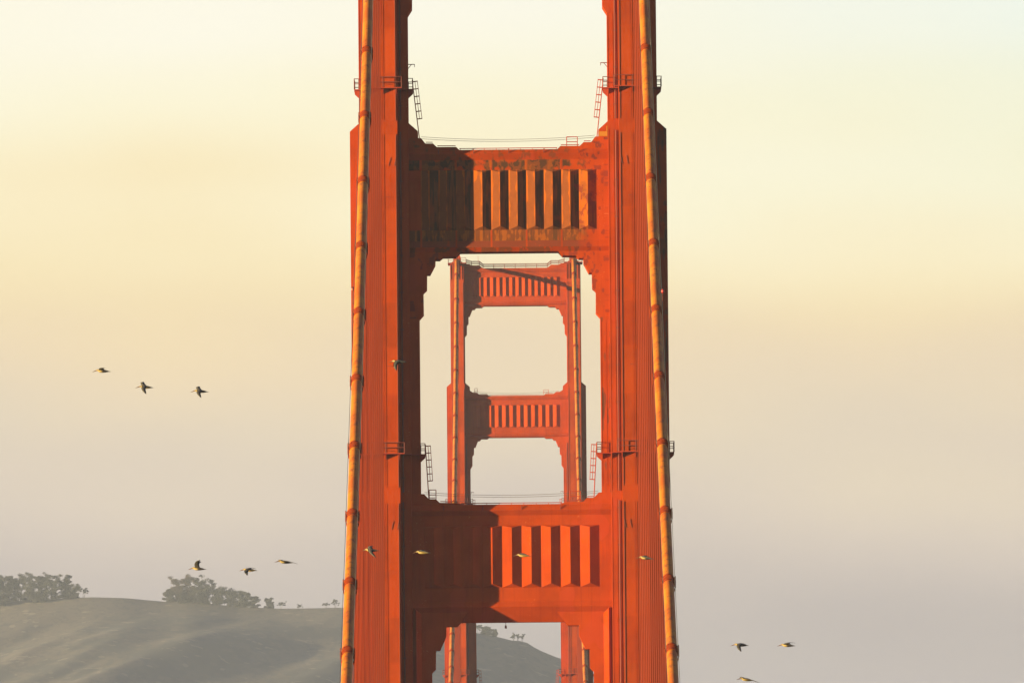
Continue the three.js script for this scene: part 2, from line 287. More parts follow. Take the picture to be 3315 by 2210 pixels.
function sag(p, q, s, n = 14) { const c = []; for (let i = 0; i <= n; i++) { const t = i / n; c.push(V(lerp(p[0], q[0], t), lerp(p[1], q[1], t) - 4 * s * t * (1 - t), lerp(p[2], q[2], t))); } return new THREE.CatmullRomCurve3(c); }
function buildStrut(tower, S, idx) {
  const g = part('portal_strut', tower); g.userData.index = idx;
  const low = S.botIn ? S.seamB + 0.04 : S.bot;
  const rgt = [...S.haunch.slice().reverse(), ...S.corbel.slice().reverse()].map((p) => p.slice());
  // outline: along the top from left to right, down the right corbel, along the soffit, up the left corbel
  const top = S.haunch, cor = S.corbel;
  const out = [...top.map(([x, y]) => [-x, y]), ...top.slice().reverse(), ...cor.slice().reverse().map(([x, y], i) => [x, y]), ...cor.map(([x, y]) => [-x, y])];
  if (S.botIn) { const i = out.findIndex(([x, y]) => x === cor[0][0] && y === cor[0][1]); out[i][1] = low; out[i + 1][1] = low; }
  mesh('web_plate', plate(out, -ZS, ZS), paint, g);
  const w = cor[cor.length - 1][0] - 0.3;
  for (const s of [1, -1]) {
    const z = (d) => s * (ZS + d);
    mesh('fascia', prism([[S.top - 0.01, z(-0.1)], [S.top - 0.01, z(0.004)], [S.seamT, z(0.42)], [S.flushT, z(0.003)], [S.flushT, z(-0.1)]], -w, w), paint, g);
    if (S.botIn) mesh('soffit', prism([[S.flushB, z(-0.1)], [S.flushB, z(0.003)], [S.seamB, z(0.44)], [S.bot, z(-S.botIn)], [S.bot, s * 0.02], [S.flushB, s * 0.02]], -w, w), paint, g);
    else mesh('fascia', prism([[S.flushB, z(-0.1)], [S.flushB, z(0.003)], [S.seamB, z(0.42)], [S.bot + 0.015, z(0.004)], [S.bot + 0.015, z(-0.1)]], -w, w), paint, g);
    const pitch = 2 * S.half / S.ribs;
    for (let k = 0; k < S.ribs; k++) {                        // folded ribs, each a three sided spine with hipped ends
      const x0 = -S.half + k * pitch, x1 = x0 + pitch, xm = (x0 + x1) / 2, zv = z(-0.004), zr = z(S.p);
      const bl = [x0, S.ribB, zv], br = [x1, S.ribB, zv], tl = [x0, S.ribT, zv], tr = [x1, S.ribT, zv], bm = [xm, S.ribB2, zr], tm = [xm, S.ribT2, zr];
      const f = [[bl, bm, tm, tl], [bm, br, tr, tm], [bl, br, bm], [tl, tm, tr]];
      mesh('rib', quads(s > 0 ? f : f.map((q) => q.slice().reverse())), paint, g);
      if (k % 2 === 0 && k) { mesh('joint_strip', box(0.11, S.flushT - S.ribT - 0.02, 0.02, x0, (S.flushT + S.ribT) / 2, z(0.009)), paint, g); mesh('joint_strip', box(0.11, S.ribB - S.flushB - 0.02, 0.02, x0, (S.ribB + S.flushB) / 2, z(0.009)), paint, g); }
      if (s > 0 && k % 2 === 1 && idx > 1) mesh('stanchion', box(0.09, 0.62, 0.09, x0 + 0.05, S.seamT + 0.24, z(0.34)), conduit, g);
    }
  }
  const x6 = top[top.length - 1][0];
  if (idx) {
    mesh('edge_rail', [bar([-x6, S.top + 0.16, ZS - 0.15], [x6, S.top + 0.16, ZS - 0.15], 0.05), ...Array.from({ length: 9 }, (_, i) => bar([(-1 + i / 4) * x6 * 0.98, S.top, ZS - 0.15], [(-1 + i / 4) * x6 * 0.98, S.top + 0.16, ZS - 0.15], 0.035))], steel, g);
    for (const s of [-1, 1]) for (let i = 1; i + 1 < top.length; i++) if (Math.abs(top[i][1] - top[i + 1][1]) < 0.12 && top[i][0] - top[i + 1][0] > 0.6) mesh('edge_rail', bar([s * (top[i][0] - 0.05), top[i][1] + 0.14, ZS - 0.15], [s * (top[i + 1][0] + 0.05), top[i + 1][1] + 0.14, ZS - 0.15], 0.05), steel, g);
    const ly = top.find(([x]) => x < 10.3 && x > 9) || top[2];
    for (const k of [0, 1]) mesh('lifeline', new THREE.TubeGeometry(sag([-9.6, ly[1] + 0.1 - 0.22 * k + 0.12, 0.8], [9.6, ly[1] + 0.1 - 0.22 * k + 0.12, 0.8], 0.38), 28, 0.022, 5), wire, g);
    const hy = (top.find(([x], i) => i && x < 8.8 && x > 5.9) || top[3])[1];
    const frame = (x0, x1, y) => mesh('hatch_frame', [[x0, y, x0, y + 1.05], [x1, y, x1, y + 1.05], [x0, y + 1.05, x1, y + 1.05], [x0, y + 0.5, x1, y + 0.5]].map((q) => bar([q[0], q[1], 1.1], [q[2], q[3], 1.1], 0.05)), steel, g);
    frame(6.45, 7.63, idx === 1 ? S.top + 0.3 : S.top + 0.35);
    if (idx === 1) frame(-9.9, -9.2, 195.0); else if (idx === 3) frame(-9.05, -8.31, 123.6);
  } else {
    for (const zz of [1.7, -1.7]) railing('catwalk', [[-11.6, 225.5, zz], [-10.3, 225.1, zz], [-8.45, 225.1, zz], [-7.6, 224.42, zz], [-5.07, 224.42, zz], [-2.53, 224.42, zz], [0, 224.42, zz], [2.53, 224.42, zz], [5.07, 224.42, zz], [7.6, 224.42, zz], [8.45, 225.1, zz], [10.3, 225.1, zz], [11.6, 225.5, zz]], g, 1.0, conduit, 0.07);
    mesh('mast', bar([-8.75, 225.1, 1.7], [-8.75, 227.4, 1.7], 0.035), steel, g);
  }
  if (idx === 3) {
    for (const s of [-1, 1]) {                                // folded jamb rib beside each leg under the lowest strut, mitred at its head
      const xa = s * 10.02, xb = s * 10.6, xc = s * 11.1, f = [[[xa, 76, ZS], [xb, 76, ZS + 0.5], [xb, 111.4, ZS + 0.5], [xa, 110.9, ZS]], [[xb, 76, ZS + 0.5], [xc, 76, ZS], [xc, 112.0, ZS], [xb, 111.4, ZS + 0.5]], [[xa, 110.9, ZS], [xb, 111.4, ZS + 0.5], [xc, 112.0, ZS]]];
      mesh('jamb_rib', quads(s > 0 ? f : f.map((q) => q.slice().reverse())).translate(0, 0, 0.004), paint, g);
    }
    const l = mesh('hanging_lamp', [bar([-0.75, 109.6, 0.9], [-0.75, 110.02, 0.9], 0.03), new THREE.CylinderGeometry(0.09, 0.13, 0.34, 8).translate(-0.75, 109.5, 0.9)], conduit, g);
  }
}
function buildTower() {
  const t = new THREE.Group();
  for (const s of [-1, 1]) {
    buildLeg(t, s);
    buildPlatform(t, s, 168.78, [[1.533, 4.63], [2.72, 1.96]]);
    buildPlatform(t, s, 128.5, [[1.536, 5.52], [2.724, 3.74], [3.75, 1.95]]);
    buildLadder(t, [10.55, 169.9], [9.80, 163.45], s); buildLadder(t, [9.44, 129.65], [9.10, 123.65], s);
    mesh('davit_arm', [bar([s * 10.25, 171.6, 1.6], [s * 11.02, 171.6, 1.6], 0.05), bar([s * 10.6, 171.6, 1.6], [s * 11.02, 171.1, 1.6], 0.04), bar([s * 10.27, 171.6, 1.6], [s * 10.27, 171.3, 1.6], 0.035)], conduit, t);
    const sad = part('saddle', t); sad.position.set(s * LEGX, 225.6, 0);
    const sh = new THREE.Shape(); sh.moveTo(-0.85, 0); sh.lineTo(-0.85, 1.2); sh.quadraticCurveTo(-0.8, 2.1, 0, 2.15); sh.quadraticCurveTo(0.8, 2.1, 0.85, 1.2); sh.lineTo(0.85, 0);
    mesh('housing', new THREE.ExtrudeGeometry(sh, { depth: 5.4, bevelEnabled: false, curveSegments: 8 }).translate(0, 0, -2.7), paint, sad);
    mesh('base_plate', box(2.5, 0.3, 7.2, 0, 0.16, 0), paint, sad);
    mesh('deck_plate', box(4.4, 0.12, 9.4, 0, -0.09, 0), steel, sad);
    railing('guard', [[-2.1, 0, 4.6], [-0.9, 0, 4.6], [0.9, 0, 4.6], [2.1, 0, 4.6], [2.1, 0, 0], [2.1, 0, -4.6], [-2.1, 0, -4.6], [-2.1, 0, 0], [-2.1, 0, 4.6]], sad);
  }
  STRUTS.forEach((S, i) => buildStrut(t, S, i));
  return t;
}
const farTower = buildTower(); farTower.name = numbered('suspension_tower'); farTower.position.z = -1280; scene.add(farTower);
const nearTower = farTower.clone(); nearTower.name = numbered('suspension_tower'); nearTower.position.z = 0; scene.add(nearTower);
tag(farTower, 'smaller distant orange bridge tower seen through the portals of the large tower', 'bridge tower', 'bridge towers');
tag(nearTower, 'large orange bridge tower in front with brown stained upper strut', 'bridge tower', 'bridge towers');

{ // the upper strut of the near tower is badly weathered: brown and ochre undercoat shows in patches
  const S = STRUTS[2], X0 = -10.6, X1 = 10.6, Y0 = 143, Y1 = 164, pitch = 2 * S.half / S.ribs;
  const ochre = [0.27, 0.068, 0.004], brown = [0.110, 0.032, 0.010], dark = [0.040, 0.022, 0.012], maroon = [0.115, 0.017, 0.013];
  const map = texture(2048, 1408, (u, v) => {
    const x = lerp(X0, X1, u), y = lerp(Y0, Y1, v);
    let c = paintAt((x + 40) / TILE % 1, (y / TILE) % 1);
    const n1 = fbm(x * 0.9, y * 0.9, 201, 4), n2 = fbm(x * 1.5, y * 0.9, 205, 5), n3 = fbm(x * 3, y * 2, 209, 4), str = fbm(x * 4.2, y * 0.35, 211, 3);
    const fade = 1 - step(7.6, 8.8, x + (n1 - 0.5) * 2.4);    // the right hand end was repainted
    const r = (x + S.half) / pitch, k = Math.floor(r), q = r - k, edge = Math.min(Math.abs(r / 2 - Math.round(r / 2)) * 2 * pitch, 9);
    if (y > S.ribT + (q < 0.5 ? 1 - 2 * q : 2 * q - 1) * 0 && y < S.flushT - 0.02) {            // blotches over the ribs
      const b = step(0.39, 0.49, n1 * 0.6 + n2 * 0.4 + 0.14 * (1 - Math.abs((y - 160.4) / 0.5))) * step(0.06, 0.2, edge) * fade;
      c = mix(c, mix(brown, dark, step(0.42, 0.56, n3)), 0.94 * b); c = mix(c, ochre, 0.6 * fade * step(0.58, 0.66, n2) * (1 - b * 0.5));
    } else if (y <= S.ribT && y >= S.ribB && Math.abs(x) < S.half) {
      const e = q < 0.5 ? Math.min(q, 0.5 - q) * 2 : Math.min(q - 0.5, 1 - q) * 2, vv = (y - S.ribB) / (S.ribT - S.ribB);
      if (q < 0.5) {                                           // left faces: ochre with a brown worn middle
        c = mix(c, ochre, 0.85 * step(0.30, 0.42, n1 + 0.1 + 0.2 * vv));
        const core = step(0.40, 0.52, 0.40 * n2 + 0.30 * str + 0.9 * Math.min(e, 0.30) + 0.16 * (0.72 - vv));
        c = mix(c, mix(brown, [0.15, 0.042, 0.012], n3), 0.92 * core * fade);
      } else {                                                 // right faces: brown stain, darkened all over with painted shade
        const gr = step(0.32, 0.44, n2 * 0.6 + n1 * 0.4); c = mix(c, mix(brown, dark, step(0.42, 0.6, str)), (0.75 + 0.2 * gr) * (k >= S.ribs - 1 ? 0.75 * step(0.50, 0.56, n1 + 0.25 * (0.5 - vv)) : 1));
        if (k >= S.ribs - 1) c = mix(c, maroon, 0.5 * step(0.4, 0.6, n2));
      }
    } else if (y < S.ribB && y > S.flushB) {                   // ochre band with drips under the ribs
      const b = step(0.055, 0.16, edge) * fade; c = mix(c, [0.21, 0.062, 0.008], 0.85 * b * step(0.32, 0.42, n1 + 0.12)); c = mix(c, brown, 0.9 * b * step(0.42, 0.56, 0.55 * str + 0.45 * n3 + 0.05)); c = mix(c, dark, 0.6 * b * step(0.60, 0.68, str));
    } else if (y <= S.flushB && y > S.seamB) c = mix(c, [0.125, 0.030, 0.015], 0.85 * fade * step(0.05, 0.14, edge) * step(0.28, 0.40, n1 + 0.10));
    else if (y <= S.seamB && y > S.bot - 0.05) c = mix(c, brown, 0.85 * fade * step(0.48, 0.55, n2 * 0.6 + n3 * 0.4));
    else if (y >= S.flushT) c = mix(c, brown, 0.7 * step(0.55, 0.63, n3 * 0.5 + n2 * 0.5) + 0.35 * step(-5, -8, x));  // top fascia: brown patches, and browner towards the left end
    if (x > 7.2 || y < S.bot) { const sp = step(0.56, 0.61, n3 * 0.55 + n2 * 0.45); c = mix(c, maroon, 0.7 * sp); }
    return c;
  });
  map.wrapS = map.wrapT = THREE.ClampToEdgeWrapping;
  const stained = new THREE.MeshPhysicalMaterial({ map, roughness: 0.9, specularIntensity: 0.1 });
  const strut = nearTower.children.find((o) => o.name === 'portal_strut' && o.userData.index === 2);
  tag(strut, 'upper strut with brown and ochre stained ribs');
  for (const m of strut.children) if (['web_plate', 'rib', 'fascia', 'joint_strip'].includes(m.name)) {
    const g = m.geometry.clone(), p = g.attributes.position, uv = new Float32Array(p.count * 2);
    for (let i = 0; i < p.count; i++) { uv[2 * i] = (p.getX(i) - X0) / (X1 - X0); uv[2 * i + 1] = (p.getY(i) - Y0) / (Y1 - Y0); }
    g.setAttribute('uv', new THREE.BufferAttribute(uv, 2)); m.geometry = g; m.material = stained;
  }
  const bare = new THREE.MeshPhysicalMaterial({ color: new THREE.Color().setRGB(0.30, 0.125, 0.015), map: texture(64, 64, (u, v) => { const n = 0.45 + 0.55 * step(0.3, 0.55, fbm(u * 8, v * 5, 301, 3, 8, 5)); return [n, n, n]; }), roughness: 0.9, specularIntensity: 0.1 });
  tag(mesh('patch_plate', [box(0.92, 0.52, 0.03, 10.49, 163.72, 1.975), box(0.10, 0.60, 0.03, 10.9, 164.3, 1.975)], bare, nearTower), 'patch of bare ochre undercoat on the right shoulder');
  // the inner outermost cells of the right leg have lost their top coat as well
  const legs = nearTower.children.filter((o) => o.name === 'leg');
  for (const m of legs[1].children) if (m.name === 'cell_column') { m.geometry.computeBoundingBox(); if (Math.abs(m.geometry.boundingBox.max.x - 3.75) < 0.003) m.material = weathered; }
}
for (const t of [farTower, nearTower]) t.traverse((o) => { delete o.userData.index; });

// ---------------------------------------------------------------- main cables, bands, suspenders
const CX = 13.8;
const sideY = (z) => 227.3 - 0.578456 * z + 3.33208e-4 * z * z;
const mainY = (s) => 84 + 143.3 * ((s - 640) / 640) ** 2;      // s = distance from the near tower
function cableY(z) { return z >= 0 ? sideY(z) : z >= -1280 ? mainY(-z) : sideY(-1280 - z); }
const nearBands = [], farBands = [];
for (let k = -7; k <= 12; k++) nearBands.push(118.25 + 15.24 * k);
for (let k = 0; k < 24; k++) farBands.push(-1280 + 11.6 + 15.24 * k);
const bandGeo = (() => {                                        // along local z; split casting with bolted side flanges and rope grooves
  const c = new THREE.CylinderGeometry(0.525, 0.525, 1.5, 20).rotateX(Math.PI / 2), out = [c];
  for (const s of [-1, 1]) { out.push(box(0.17, 0.36, 1.44, s * 0.55, 0.02, 0)); for (const z of [-0.6, -0.36, 0.36, 0.6]) out.push(new THREE.CylinderGeometry(0.055, 0.055, 0.6, 6).translate(s * 0.59, 0.02, z)); }
  for (const z of [-0.34, -0.06, 0.06, 0.34]) out.push(new THREE.TorusGeometry(0.54, 0.045, 6, 20, Math.PI).translate(0, 0, z));
  return boxUV(mergeGeometries(out.map(clean)));
})();
const bandMat = new THREE.MeshPhysicalMaterial({ color: new THREE.Color().setRGB(0.19, 0.026, 0.002), roughness: 0.8, specularIntensity: 0.2 });
const words = ['first', 'second', 'third', 'fourth', 'fifth', 'sixth', 'seventh', 'eighth', 'ninth', 'tenth', 'eleventh', 'twelfth', 'thirteenth', 'fourteenth', 'fifteenth', 'sixteenth', 'seventeenth', 'eighteenth', 'nineteenth', 'twentieth', 'twenty-first', 'twenty-second', 'twenty-third', 'twenty-fourth'];
for (const s of [-1, 1]) {
  const sideName = s < 0 ? 'left' : 'right';
  const cable = thing('main_cable', `thick weathered orange main cable passing over the ${sideName} legs of both towers`, 'cable', 'main cables', [s * CX, 0, 0]);
  const pts = [];
  for (let z = 343; z > 0; z -= 7) pts.push([0, sideY(z), z]);
  for (let q = 0; q <= 1280; q += 8) pts.push([0, mainY(q), -q]);
  for (let z = 7; z <= 343; z += 7) pts.push([0, sideY(z), -1280 - z]);
  { // tube with uv in metres along and turns around
    const R = 0.475, N = 18, pos = [], nor = [], uv = [], idx = []; let len = 0;
    pts.forEach((p, i) => {
      const a = pts[Math.max(0, i - 1)], b = pts[Math.min(pts.length - 1, i + 1)], ty = b[1] - a[1], tz = b[2] - a[2], L = Math.hypot(ty, tz); if (i) len += Math.hypot(p[1] - pts[i - 1][1], p[2] - pts[i - 1][2]);
      for (let k = 0; k <= N; k++) { const q = 2 * Math.PI * k / N, c = Math.cos(q), sn = Math.sin(q), ny = -tz / L * sn, nz = ty / L * sn; pos.push(c * R, p[1] + ny * R, p[2] + nz * R); nor.push(c, ny, nz); uv.push(len / 24, k / N); }
      if (i) for (let k = 0; k < N; k++) { const o = (i - 1) * (N + 1) + k; idx.push(o, o + N + 1, o + 1, o + 1, o + N + 1, o + N + 2); }
    });
    const g = new THREE.BufferGeometry(); g.setAttribute('position', new THREE.BufferAttribute(new Float32Array(pos), 3)); g.setAttribute('normal', new THREE.BufferAttribute(new Float32Array(nor), 3)); g.setAttribute('uv', new THREE.BufferAttribute(new Float32Array(uv), 2)); g.setIndex(idx);
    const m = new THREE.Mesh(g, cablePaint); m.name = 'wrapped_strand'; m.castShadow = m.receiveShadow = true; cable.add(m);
  }
  for (const t of [-1, 1]) for (const range of [[4, 300], [-1276, -880]]) {
    const c = []; for (let z = range[0]; z <= range[1]; z += 8) c.push(V(t * 0.52, cableY(z) + 1.15, z));
    mesh('hand_rope', new THREE.TubeGeometry(new THREE.CatmullRomCurve3(c), 90, 0.024, 5), wire, cable);
  }
  [[nearBands, 'near', 1], [farBands, 'distant', -1]].forEach(([list, which]) => list.forEach((z, i) => {
    const y = cableY(z), sl = (cableY(z + 0.5) - cableY(z - 0.5));
    const b = new THREE.Mesh(bandGeo, bandMat); b.name = 'cable_band'; b.position.set(0, y, z); b.rotation.x = -Math.atan(sl); b.castShadow = b.receiveShadow = true; cable.add(b);
    if (i % 3 === 1) for (const t of [-1, 1]) mesh('hand_rope_post', bar([t * 0.5, y + 0.15, z], [t * 0.52, y + 1.2, z], 0.026, 5), wire, cable);
    if (i === 0) return;                                      // the band next to each tower carries no ropes
    // four rope parts hang from each band: over the band, gathered by a clamp, then straight down to the deck
    const sp = thing('suspender', `${words[i - 1]} set of orange suspender ropes from the ${which} tower under the ${sideName} main cable`, 'suspender ropes', `suspenders of the ${sideName} cable at the ${which} tower`, [s * CX, 0, z]);
    for (const t of [-1, 1]) for (const q of [-0.2, 0.2]) {
      const c = new THREE.CatmullRomCurve3([V(t * 0.50, y + 0.2, q), V(t * 0.60, y - 0.15, q), V(t * 0.54, y - 0.65, q * 0.9), V(t * 0.30, y - 1.35, q * 0.7), V(t * 0.09, y - 2.2, q * 0.6), V(t * 0.062, y - 2.9, q * 0.6)]);
      mesh('rope', [new THREE.TubeGeometry(c, 12, 0.05, 6), bar([t * 0.062, y - 2.85, q * 0.6], [t * 0.062, 74, q * 0.6], 0.046, 8)], rope, sp);
    }
    mesh('clamp', box(0.30, 0.16, 0.34, 0, y - 2.4, 0), conduit, sp);
  }));
}
// small red lamps on the hand ropes beside the upper strut
for (const s of [-1, 1]) {
  const z = s > 0 ? 177.6 : 176.5, y = cableY(z) + 1.0;
  const l = thing('beacon_lamp', s > 0 ? 'small red lamp on a bracket beside the right cable' : 'small dull lamp on a bracket at the outer side of the left cable', 'lamp', null, [s * (CX + 0.62), y, z]);
  mesh('bracket', [bar([0, -1.1, 0], [0, 0.1, 0], 0.03), bar([-s * 0.6, -1.05, 0], [0, -1.05, 0], 0.03)], conduit, l);
  const lens = new THREE.MeshStandardMaterial({ color: s > 0 ? new THREE.Color().setRGB(0.45, 0.02, 0.02) : new THREE.Color().setRGB(0.3, 0.06, 0.04), roughness: 0.25 });
  mesh('lens', new THREE.SphereGeometry(0.14, 10, 8).scale(1, 1.25, 1).translate(0, 0.26, 0), lens, l); mesh('cap', new THREE.CylinderGeometry(0.06, 0.16, 0.1, 10).translate(0, 0.46, 0), conduit, l);
}

// ---------------------------------------------------------------- deck (below the frame) and piers
{
  const deck = thing('bridge_deck', 'orange trussed road deck below the picture', 'bridge deck');
  const asphalt = new THREE.MeshStandardMaterial({ color: new THREE.Color().setRGB(0.05, 0.05, 0.05), roughness: 0.9 });
  mesh('roadway', box(18.6, 0.5, 1966, 0, 73.75, -640), asphalt, deck);
  for (const s of [-1, 1]) { mesh('chord', box(0.9, 0.9, 1966, s * 13.8, 73.5, -640), paint, deck); mesh('chord', box(0.9, 0.9, 1966, s * 13.8, 65.9, -640), paint, deck); mesh('sidewalk', box(3.4, 0.4, 1966, s * 11.5, 73.9, -640), asphalt, deck); }
  const concrete = new THREE.MeshStandardMaterial({ color: new THREE.Color().setRGB(0.33, 0.32, 0.30), roughness: 0.9 });
  for (const z of [0, -1280]) { const p = mesh('tower_pier', new THREE.CylinderGeometry(28, 30, 14, 40).scale(1, 1, 0.6).translate(0, 6, z), concrete, scene); tag(p, z ? 'concrete pier under the distant tower' : 'concrete pier under the large tower', 'pier', 'tower piers'); }
}

// ---------------------------------------------------------------- trees on the hill
const bark = new THREE.MeshStandardMaterial({ color: new THREE.Color().setRGB(0.05, 0.045, 0.045), roughness: 0.9 });
const leafMats = [[0.012, 0.016, 0.020], [0.015, 0.019, 0.022], [0.034, 0.027, 0.027]].map((c) => new THREE.MeshStandardMaterial({ color: new THREE.Color().setRGB(...c), roughness: 0.9, side: THREE.DoubleSide }));
function tree(x, h, w, opt) {
  const { seed, lean = 0, kind = 0, sparse = 0, low = 0.05, dz = 0, label, leaf = 1 } = opt, R = rng(seed), z = HZ + dz - 2, y0 = Math.min(hillY(x, z), hillY(x, HZ)) - 0.4;
  const t = thing('eucalyptus_tree', label, 'tree', 'trees along the hill crest', [x, y0, z]);
  const limbs = [], tips = [], n = sparse ? 4 + Math.floor(R() * 2) : 7 + Math.floor(w / 2);
  const stems = sparse ? 2 : Math.max(1, Math.round(w / 4));
  for (let q = 0; q < stems; q++) {
    const sx = (q - (stems - 1) / 2) * w * 0.22, th = h * (0.62 + 0.2 * R()), top = V(sx * 1.5 + lean * h * 0.3 + (R() - 0.5) * w * 0.1, th, (R() - 0.5) * 2), base = V(sx * 0.5, 0, 0), bend = V(sx + (R() - 0.5) * 0.8, th * 0.5, 0);
    const c = new THREE.QuadraticBezierCurve3(base, bend, top), tg = new THREE.TubeGeometry(c, 8, 1, 6), p = tg.attributes.position, rad = 0.10 + h * 0.016;
    for (let i = 0; i < p.count; i++) { const ring = Math.floor(i / 7), cc = c.getPoint(ring / 8), r = rad * (1 - 0.7 * ring / 8); p.setXYZ(i, cc.x + (p.getX(i) - cc.x) * r, cc.y + (p.getY(i) - cc.y) * r, cc.z + (p.getZ(i) - cc.z) * r); }
    limbs.push(tg); tips.push(top);
    for (let k = 0; k < n; k++) {
      const f = lerp(sparse ? 0.5 : low, 1, (k + R()) / n), b = c.getPoint(f), ang = R() * Math.PI * 2, prof = sparse ? 0.8 : Math.sqrt(clamp(1.08 - Math.abs(f - 0.5) * 1.15));
      const e = V(b.x + Math.cos(ang) * w * 0.5 * prof * (0.35 + 0.8 * R()) / Math.sqrt(stems), b.y + h * (0.02 + 0.20 * R()), b.z + Math.sin(ang) * w * 0.42 * prof);
      limbs.push(bar([b.x, b.y, b.z], [e.x, e.y, e.z], 0.05 + 0.004 * h, 4)); tips.push(e);
    }
  }
  if (!sparse) for (let k = 0; k < 3 + w * 0.45; k++) tips.push(V((R() - 0.5) * w * 0.95, 0.6 + R() * h * 0.22, (R() - 0.5) * w * 0.6));
  mesh('trunk', limbs, bark, t);
  const pos = [];
  for (const e of tips) {
    const cl = sparse ? 2 : 3;
    for (let j = 0; j < cl; j++) {
      const r = (sparse ? 0.85 : 1.3) * (0.55 + 0.8 * R()) * Math.min(1.3, h / 13), cx = e.x + (R() - 0.5) * 2.6, cy = e.y + (R() - 0.4) * 2.0, cz = e.z + (R() - 0.5) * 2.6, m = Math.round((sparse ? 60 : 95) * leaf);
      for (let i = 0; i < m; i++) {
        const a = R() * Math.PI * 2, b = Math.acos(2 * R() - 1), rr = r * Math.cbrt(R()) * 1.05, px = cx + rr * Math.sin(b) * Math.cos(a) * 1.25, py = cy + rr * Math.cos(b) * 0.75, pz = cz + rr * Math.sin(b) * Math.sin(a) * 1.25, s = 0.32 + 0.3 * R();
        const u = V(R() - 0.5, -0.9 * R(), R() - 0.5).normalize().multiplyScalar(s), v = V(R() - 0.5, R() - 0.5, R() - 0.5).cross(u).normalize().multiplyScalar(s * 0.45);
        pos.push(px - v.x, py - v.y, pz - v.z, px + v.x, py + v.y, pz + v.z, px + u.x * 1.4, py + u.y * 1.4, pz + u.z * 1.4);
      }
    }
  }
  const g = new THREE.BufferGeometry(); g.setAttribute('position', new THREE.BufferAttribute(new Float32Array(pos), 3)); g.computeVertexNormals();
  mesh('crown', g, leafMats[kind], t);
}
const TREES = [
  // left grove, from the picture's edge to the slope's top
  [-495.9, 24.8, 17.8, { seed: 1, label: 'tree cut by the picture\'s left edge on the hill crest', dz: 5 }],
  [-482.2, 26.8, 15.9, { seed: 2, label: 'tall rounded tree nearest the left picture edge on the hill', dz: 0 }],
  [-470.3, 25.4, 13.9, { seed: 3, label: 'second tall tree from the left in the left grove', dz: -4 }],
  [-459.3, 24.9, 13.9, { seed: 4, label: 'third tall tree from the left in the left grove', dz: 2 }],
  [-448.4, 26.1, 12.9, { seed: 5, label: 'fourth tree of the left grove with a raised top', dz: -2 }],
  [-437.6, 24.1, 12.9, { seed: 6, label: 'fifth tree of the left grove, dense and round', dz: 2 }],
  [-427.1, 22.1, 10.9, { seed: 7, label: 'sixth tree of the left grove beside its highest twig', dz: -2 }],
  [-423.9, 28.1, 6.8, { seed: 8, sparse: 1, label: 'thin tall tree poking out of the left grove', dz: -5 }],
  [-418.1, 14.6, 8.8, { seed: 9, lean: 0.25, label: 'low leaning tree near the right end of the left grove', dz: 1 }],
  [-409.3, 10.2, 8.4, { seed: 10, lean: 0.5, sparse: 1, label: 'small sparse tree at the right end of the left grove' }],
  [-490.1, 12.9, 15.9, { seed: 11, low: 0.02, label: 'low bushy tree at the foot of the left grove\'s edge', dz: 12 }],
  [-452.4, 11.9, 15.9, { seed: 12, low: 0.02, label: 'low bushy tree in front of the left grove\'s middle', dz: 9 }],
  // middle grove
  [-329.7, 14.2, 9.9, { seed: 21, low: 0.05, label: 'low dark tree at the left end of the middle grove', dz: 2 }],
  [-320.8, 26.9, 13.9, { seed: 22, kind: 2, label: 'tallest brownish tree at the left of the middle grove' }],
  [-309.9, 28.9, 13.9, { seed: 23, kind: 2, label: 'tall brownish tree under the bird with raised wing', dz: -3 }],
  [-299.3, 24.9, 10.8, { seed: 24, lean: 0.15, label: 'tall loose tree right of the brownish trees' , dz: -1 }],
  [-314.9, 12.6, 12.9, { seed: 29, low: 0.03, label: 'low dark tree in front of the brownish trees', dz: 5 }],
  [-299.1, 17.0, 14.2, { seed: 25, low: 0.05, label: 'broad dark tree in the heart of the middle grove', dz: 4 }],
  [-288.6, 27.8, 7.1, { seed: 26, sparse: 1, lean: -0.12, label: 'thin tree with a flag shaped top in the middle grove', dz: -4 }],
  [-283.4, 17.4, 12.6, { seed: 27, low: 0.04, label: 'round dark tree under the flag shaped top', dz: 2 }],
  [-271.2, 18.6, 12.6, { seed: 28, low: 0.04, lean: -0.1, label: 'domed tree right of the middle grove\'s centre', dz: 0 }],
  [-259.7, 15.9, 12.2, { seed: 30, low: 0.03, label: 'domed tree sloping down at the right of the middle grove', dz: 1 }],
  [-250.6, 11.9, 9.9, { seed: 31, low: 0.03, label: 'last round tree of the middle grove' }],
  [-235.9, 10.8, 9.1, { seed: 32, low: 0.08, lean: -0.2, label: 'small lone tree just right of the middle grove' }],
  [-225.2, 7.1, 8.8, { seed: 33, sparse: 1, lean: 0.3, label: 'small flat topped tree right of the lone tree' }],
  [-207.8, 4.0, 4.0, { seed: 34, sparse: 1, label: 'tiny bush alone on the hill crest' }],
  [-183.3, 6.0, 6.8, { seed: 35, sparse: 1, label: 'tiny sparse tree on the crest left of the tower' }],
  [-174.6, 7.5, 6.4, { seed: 36, sparse: 1, label: 'sparse twiggy tree on the crest beside the left cable' }],
  // crest seen through the lowest portal
  [-41.2, 10.2, 9.9, { seed: 41, sparse: 1, label: 'loose bush at the left inside the lowest portal' }],
  [-34.4, 9.1, 9.1, { seed: 42, low: 0.04, label: 'bush on the slope inside the lowest portal' }],
  [-27.3, 6.8, 7.1, { seed: 43, low: 0.04, lean: 0.3, label: 'small bush leaning down the slope inside the lowest portal' }],
  [-8.3, 6.8, 3.6, { seed: 44, sparse: 1, label: 'slender tree, first of three on the slope in the portal' }],
  [-4.3, 6.8, 3.6, { seed: 45, sparse: 1, label: 'slender tree, second of three on the slope in the portal' }],
  [-0.1, 6.0, 4.8, { seed: 46, sparse: 1, label: 'slender tree, last of three on the slope in the portal' }],
];
